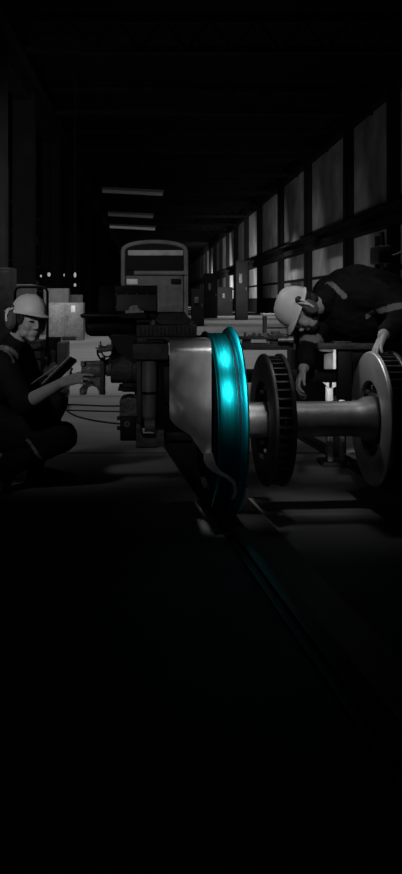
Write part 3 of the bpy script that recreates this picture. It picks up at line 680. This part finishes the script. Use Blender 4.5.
def hard_hat(parent, T, muffs=True, tilt=0.0):
    T = T @ Matrix.Translation((0, .004, .036)) @ Matrix.Rotation(tilt, 4, 'X')
    bm = B(); N = 48; rows = []
    for j in range(0, 13):
        ph = PI/2*(1-j/12)
        row = []
        for k in range(N):
            t = 2*PI*k/N; cx, cy = math.sin(t), -math.cos(t)
            rr = math.cos(ph)**.85 if j else 0.0
            z = .108*math.sin(ph)
            ridge = .006*math.exp(-(cx*rr/.16)**2)*(1 if 2 < j < 12 else .5)
            row.append(Vector((.092*rr*cx, .116*rr*cy, z+ridge*(math.sin(ph)))))
        rows.append(row)
    for w_, dz in ((.35, -.004), (1.0, -.012)):
        row = []
        for k in range(N):
            t = 2*PI*k/N; cx, cy = math.sin(t), -math.cos(t)
            front = max(0, -cy)**2; ext = (.008+.030*front)*w_
            row.append(Vector((.092*cx+cx*ext*.6, .116*cy+cy*ext, dz-.012*front*w_)))
        rows.append(row)
    top = bm.verts.new(T @ rows[0][0]); vs = [[bm.verts.new(T @ p) for p in row] for row in rows[1:]]
    for k in range(N): bm.faces.new((top, vs[0][k], vs[0][(k+1) % N]))
    for a, b in zip(vs, vs[1:]):
        for k in range(N): bm.faces.new((a[k], b[k], b[(k+1) % N], a[(k+1) % N]))
    bmesh.ops.recalc_face_normals(bm, faces=bm.faces); bmesh.ops.solidify(bm, geom=list(bm.faces), thickness=.003)
    h = obj('hard_hat', bm, M['hat'], parent, angle=50)
    bm = B(); T2 = T
    pts = [T2 @ Vector((.078*math.sin(2*PI*k/40), -.100*math.cos(2*PI*k/40), -.012)) for k in range(40)]
    tube(bm, pts, .009, 8, closed=True); obj('headband', bm, M['muff_dark'], h)
    if muffs:
        for s in (-1, 1):
            bm = B()
            lathe(bm, [(0, .0), (0, .030), (.006, .036), (.020, .038), (.034, .032), (.041, .018), (.043, 0)], 28, 'X', (0, 0, 0), False)
            Tm = T @ Matrix.Translation((s*.080, .018, -.052)) @ Matrix.Diagonal((s, .95, 1.28, 1))
            bmesh.ops.transform(bm, matrix=Tm, verts=bm.verts); obj('earmuff', bm, M['muff'], h)
            bm = B(); tube(bm, [T @ Vector((s*.096, .028, .022)), T @ Vector((s*.122, .03, .004)), T @ Vector((s*.130, .022, -.03)), T @ Vector((s*.124, .018, -.06))], .006, 8)
            tube(bm, [T @ Vector((s*.096, .012, .018)), T @ Vector((s*.122, .014, .0)), T @ Vector((s*.130, .020, -.03))], .005, 8); obj('earmuff_arm', bm, M['white'], h)
            bm = B(); ellip(bm, (s*.097, .028, .022), (.014, .020, .018), T, 14); obj('earmuff_socket', bm, M['muff_dark'], h)
    return h
def finish_cloth(name, bm, parent, bands, voxel=.0075, push=.007):
    bm = bake(bm, voxel, 6, push, 8)
    for f in bm.faces:
        c = f.calc_center_median()
        if any(b(c) for b in bands): f.material_index = 1
    return obj(name, bm, [M['cloth'], M['strip']], parent, angle=180)
def band(p, q, t0, t1, rmax):
    """band between fractions t0..t1 of the segment p-q, within rmax of it"""
    p, q = Vector(p), Vector(q); d = q-p; L = d.length; d.normalize()
    def f(c):
        s = (c-p).dot(d)/L
        return t0 < s < t1 and ((c-p)-d*(c-p).dot(d)).length < rmax
    return f
def shoe(parent, heel, toe, wd=.048):
    h, t = Vector(heel), Vector(toe); d = (t-h); L = d.length; d.normalize(); s = Vector((0, 0, 1)).cross(d).normalized(); u = d.cross(s)
    m = Matrix((d, s, u)).transposed().to_4x4(); m.translation = h
    bm = B()
    ellip(bm, (.045, 0, .055), (.048, .040, .048), m); ellip(bm, (L*.72, 0, .042), (L*.28, wd, .036), m); ellip(bm, (L*.42, 0, .05), (L*.32, .042, .045), m)
    caps(bm, m @ Vector((.05, 0, .06)), m @ Vector((.052, 0, .125)), .042, .045); box(bm, .0, L-.015, -wd*.9, wd*.9, 0.006, .03, .006, m)
    bm = bake(bm, .006, 4); o = obj('shoe', bm, M['boot'], parent, angle=180)
    bm = B()
    n = 20; outl = [(L*.5+L*.5*math.cos(2*PI*k/n), (wd*1.02)*math.sin(2*PI*k/n)*(.85+.15*math.cos(2*PI*k/n)), 0) for k in range(n)]
    prism(bm, [m @ Vector(p) for p in outl], u*.018); obj('sole', bm, M['rub'], o)
    bm = B()
    for k in range(4): x = L*(.42+.07*k); tube(bm, [m @ Vector((x, -.024, .092-.007*k)), m @ Vector((x+.008, 0, .1-.009*k)), m @ Vector((x, .024, .092-.007*k))], .0028, 6)
    obj('laces', bm, M['panel'], o)

# crouching woman ---------------------------------------------------------
wm = root('person', 'crouching woman in white hard hat and dark overalls reaching for the coupling', 'person', (-.8, 5.55, 0))
HT = basis((.64, -.76, -.06), (.20, .0, 1), P(28, 320, 5.5))
nb = P(9, 353, 5.55)
sR, eR, wR = Vector((-.80, 5.38, .715)), Vector((-.655, 5.20, .505)), P(63, 382.5, 5.03)
sL, eL, wL = Vector((-.74, 5.74, .74)), Vector((-.66, 5.80, .52)), Vector((-.545, 5.62, .60))
hp = Vector((-.97, 5.60, .34)); ch = Vector((-.84, 5.58, .62))
kB = P(62, 436, 5.38); aB = Vector((-.80, 5.46, .10)); kA = P(53, 404, 5.72); aA = Vector((-.66, 5.70, .11))
bm = B(); head_shapes(bm, HT)
chain(bm, [(HT @ Vector((0, .03, -.05)), .052), (nb, .056), (ch, .10), (hp, .11)])
chain(bm, [(nb, .05), (sR, .05), (eR, .040), (eR.lerp(wR, .35), .040), (wR, .026)]); chain(bm, [(nb, .05), (sL, .05), (eL, .038), (wL, .026)])
chain(bm, [(hp+Vector((.02, -.09, 0)), .08), (kB, .05), (aB, .035)]); chain(bm, [(hp+Vector((.02, .09, 0)), .08), (kA, .05), (aA, .035)])
tipdir = P(89, 374, 4.97)-wR
hand(bm, wR, tipdir, (0.15, .6, -.8), (.1, -.1, 1), (-.08, .26, .36, .42), .07, 1.0, .45)
hand(bm, wL, (.8, -.15, .3), (-.2, -.8, .4), (0, 0, 1), (.5, .6, .6, .6), .05, .95)
bm = bake(bm, .0040, 4)
bd = obj('body', bm, M['skin'], wm, angle=180)
eye_pair(wm, HT)
bm = B(); ellip(bm, (0, .035, .02), (.082, .080, .088), HT); ellip(bm, (0, .075, -.04), (.058, .04, .07), HT); ellip(bm, (0, .09, -.085), (.03, .03, .05), HT)
for s in (-1, 1): ellip(bm, (s*.066, -.018, .012), (.014, .035, .05), HT)
obj('hair', bake(bm, .005, 3, .004, 40), M['hair'], wm, angle=180)
hard_hat(wm, HT, True, math.radians(-5))
bm = B()
chain(bm, [(nb+Vector((-.02, 0, -.03)), .085), (ch, .145), (ch.lerp(hp, .5), .15), (hp, .165)])
ellip(bm, ch+Vector((0, -.07, 0)), (.13, .12, .15)); ellip(bm, ch+Vector((0, .08, 0)), (.13, .12, .15))
chain(bm, [(nb+Vector((-.03, 0, -.05)), .07), (sR, .075), (eR, .062), (eR.lerp(wR, .14), .056)]); chain(bm, [(nb+Vector((-.03, 0, -.05)), .07), (sL, .075), (eL, .06), (eL.lerp(wL, .55), .052)])
chain(bm, [(hp+Vector((.02, -.08, 0)), .135), (kB, .085), (aB+Vector((.03, 0, .05)), .065), (aB+Vector((0, 0, -.01)), .062)])
chain(bm, [(hp+Vector((.02, .08, 0)), .135), (kA, .082), (aA+Vector((0, 0, .06)), .068), (aA+Vector((0, 0, .02)), .064)])
chain(bm, [(nb+Vector((-.01, 0, -.02)), .085), (nb.lerp(HT @ Vector((0, .03, -.05)), .42), .066)])
collar = [nb+Vector((.012, 0, .03))+Vector((.065*math.cos(2*PI*k/16), .07*math.sin(2*PI*k/16), .0+.01*math.cos(2*PI*k/16))) for k in range(16)]
tube(bm, collar, .02, 8, closed=True)
sh0 = P(-2, 350, 5.45); sh1 = P(13, 366, 5.35)
def strap(c):
    px = VX+c.x*F/c.y; return False
def shoulder_band(c):   # strip that runs over the near shoulder towards the chest
    v = c-Vector((-.80, 5.45, .76)); d = Vector((.75, .0, -.66)); s = v.dot(d); t = v.dot(Vector((.66, 0, .75)))
    k = t+.9*(s-.03)**2*6
    return -.10 < s < .085 and c.y < 5.5 and c.z > .66 and .030 < k < .050
def knee_band(c): v = c-kA; return c.y < kA.y+.03 and -.055 < v.z+v.x*.5 < -.02 and v.x > .0
bands = [shoulder_band, band(kB, aB, .34, .39, .12)]
finish_cloth('overalls', bm, wm, bands)
shoe(wm, (-.705, 5.72, .0), (-.415, 5.66, .0)); shoe(wm, (-1.03, 5.53, .03), (-.765, 5.40, .0))
# tablet and stylus
tb = root('tablet', 'dark tablet with shiny screen tilted in the woman\'s hand', 'tablet', (0, 0, 0))
u = (P(72, 360, 5.45)-P(46, 386, 5.45)); cT = P(59, 372, 5.47); lu = u.normalized(); wv = Vector((.25, .93, .24)).normalized(); wv = (wv-lu*wv.dot(lu)).normalized(); nv = lu.cross(wv)
if nv.z < 0: nv = -nv
Tt = Matrix((lu, wv, nv)).transposed().to_4x4(); Tt.translation = cT; Tt = Tt @ Matrix.Rotation(math.radians(-14), 4, 'X')
tb.location = cT; WM[tb] = Matrix.Translation(cT)
bm = B(); box(bm, -.105, .105, -.075, .075, -.012, .0, .004, Tt); obj('case', bm, M['black'], tb)
bm = B(); box(bm, -.09, .095, -.064, .064, .0, .002, 0, Tt); obj('screen', bm, M['screen'], tb)
bm = B(); tube(bm, [Tt @ Vector((.106, -.076, 0)), Tt @ Vector((.106, .076, 0))], .004, 6); tube(bm, [Tt @ Vector((-.1, -.077, 0)), Tt @ Vector((.106, -.077, 0))], .0028, 6); obj('rim', bm, M['axle'], tb)
bm = B(); tube(bm, [P(30, 385, 5.40), P(31, 384, 5.40), P(56, 366.5, 5.38), P(58, 365, 5.38)], [.001, .0035, .0035, .003], 8); tag(obj('stylus', bm, M['grey']), 'thin pale stylus held across the tablet by the woman', 'stylus')

# bent worker --------------------------------------------------------------
mn = root('person', 'worker in dark jacket and white hard hat bending over the brake disc', 'person', (1.45, 5.85, 0))
HM = basis((-.30, -.12, -.94), (-.93, -.14, .30), P(300.5, 310, 5.42))
nk = Vector((1.00, 5.50, 1.055)); sl = Vector((1.235, 5.36, 1.065)); el = Vector((1.315, 5.20, .955)); wl = P(383.5, 335, 5.03)
sr = Vector((1.02, 5.72, 1.09)); er = Vector((.905, 5.52, .86)); wr_ = P(303.5, 369, 5.34)
cm = Vector((1.14, 5.58, 1.10)); hm = Vector((1.49, 5.86, .98)); k1 = Vector((1.50, 5.72, .50)); f1 = Vector((1.58, 5.80, .09)); k2 = Vector((1.66, 5.95, .52)); f2 = Vector((1.74, 6.02, .09))
bm = B(); head_shapes(bm, HM)
chain(bm, [(HM @ Vector((0, .03, -.05)), .058), (nk, .062), (cm, .11), (cm.lerp(hm, .6), .11), (hm, .12)])
chain(bm, [(nk, .06), (sl, .055), (el, .042), (wl, .030)]); chain(bm, [(nk, .06), (sr, .055), (er, .042), (wr_, .028)])
chain(bm, [(hm+Vector((-.03, -.08, 0)), .09), (k1, .055), (f1, .04)]); chain(bm, [(hm+Vector((.05, .08, 0)), .09), (k2, .055), (f2, .04)])
hand(bm, wl, P(377, 349, 4.985)-wl, (0, -.4, -1), (-1, .2, 0), (.15, .12, .12, .15), .28, 1.0, .9)
hand(bm, wr_, P(297.5, 384, 5.31)-wr_, (.9, 0, -.2), (.3, -1, 0), (.55, .6, .65, .7), .05, 1.0, .5)
obj('body', bake(bm, .0040, 4), M['skin'], mn, angle=180)
eye_pair(mn, HM)
bm = B(); ellip(bm, (0, .035, .02), (.081, .08, .086), HM); ellip(bm, (0, .07, -.035), (.062, .04, .05), HM)
obj('hair', bake(bm, .005, 3, .003, 40), M['hair'], mn, angle=180)
bm = B(); ellip(bm, (0, -.052, -.088), (.052, .046, .034), HM); ellip(bm, (0, -.02, -.07), (.066, .04, .04), HM); obj('beard', bake(bm, .004, 3, .003, 60), M['hair'], mn, angle=180)
hard_hat(mn, HM, True, math.radians(-4))
bm = B()
mid = cm.lerp(hm, .5)+Vector((0, 0, .03))
chain(bm, [(nk+Vector((.03, .01, .02)), .085), (cm+Vector((.02, 0, 0)), .15), (mid, .155), (hm, .165)])
chain(bm, [(nk+Vector((.02, 0, -.01)), .085), (sl+Vector((-.02, .03, -.01)), .09)]); chain(bm, [(nk, .085), (sr, .085)]); chain(bm, [(nk, .083), (nk.lerp(HM @ Vector((0, .03, -.05)), .45), .072)]); ellip(bm, (1.15, 5.52, 1.00), (.20, .15, .19)); ellip(bm, (1.33, 5.60, .98), (.17, .17, .17)); ellip(bm, cm+Vector((-.02, .1, .01)), (.14, .12, .13))
chain(bm, [(cm, .12), (sl+Vector((.0, .02, .0)), .085), (el, .070), (el.lerp(wl, .5), .056), (el.lerp(wl, .82), .048)])
chain(bm, [(cm, .12), (sr, .09), (er, .068), (er.lerp(wr_, .5), .056), (er.lerp(wr_, .80), .05)])
chain(bm, [(hm+Vector((-.03, -.07, 0)), .14), (k1, .085), (f1+Vector((0, 0, .03)), .07)]); chain(bm, [(hm+Vector((.05, .07, 0)), .14), (k2, .085), (f2+Vector((0, 0, .03)), .07)])
collar = [nk+Vector((-.02, 0, .0))+Vector((.03*math.sin(2*PI*k/16), .082*math.cos(2*PI*k/16), .075*math.sin(2*PI*k/16))) for k in range(16)]
tube(bm, collar, .02, 8, closed=True)
def back_band(c):
    v = c-P(339, 290, 5.40); d = Vector((.62, 0, -.78)); s = v.dot(d); t = v.dot(Vector((.78, 0, .62)))
    return -.055 < s < .055 and -.014 < t < .014 and c.y < 5.6
def arm_band(c):
    v = c-Vector((1.27, 5.26, 1.02)); s = v.z-.25*v.x+.6*(v.x)**2*4
    return -.02 < s < .012 and c.y < 5.42 and c.x > 1.16
finish_cloth('overalls', bm, mn, [back_band, arm_band, band(er, wr_, .16, .40, .12)], .0075, .010)
shoe(mn, (1.62, 5.88, 0), (1.50, 5.63, 0)); shoe(mn, (1.79, 6.10, 0), (1.66, 5.86, 0))
# dark tool in his lower hand
tl = root('torque_wrench', 'dark ratchet wrench gripped in the bent worker\'s lower hand', 'tool', P(302, 386, 5.33))
bm = B(); tube(bm, [P(301, 378, 5.33), P(302, 386, 5.32), P(303, 394, 5.31)], [.010, .011, .009], 12); obj('handle', bm, M['rub'], tl)
bm = B(); lathe(bm, [(-.012, .0), (-.012, .018), (.012, .018), (.012, 0)], 20, 'Y', P(303, 396, 5.31), False); obj('ratchet_head', bm, M['iron'], tl)
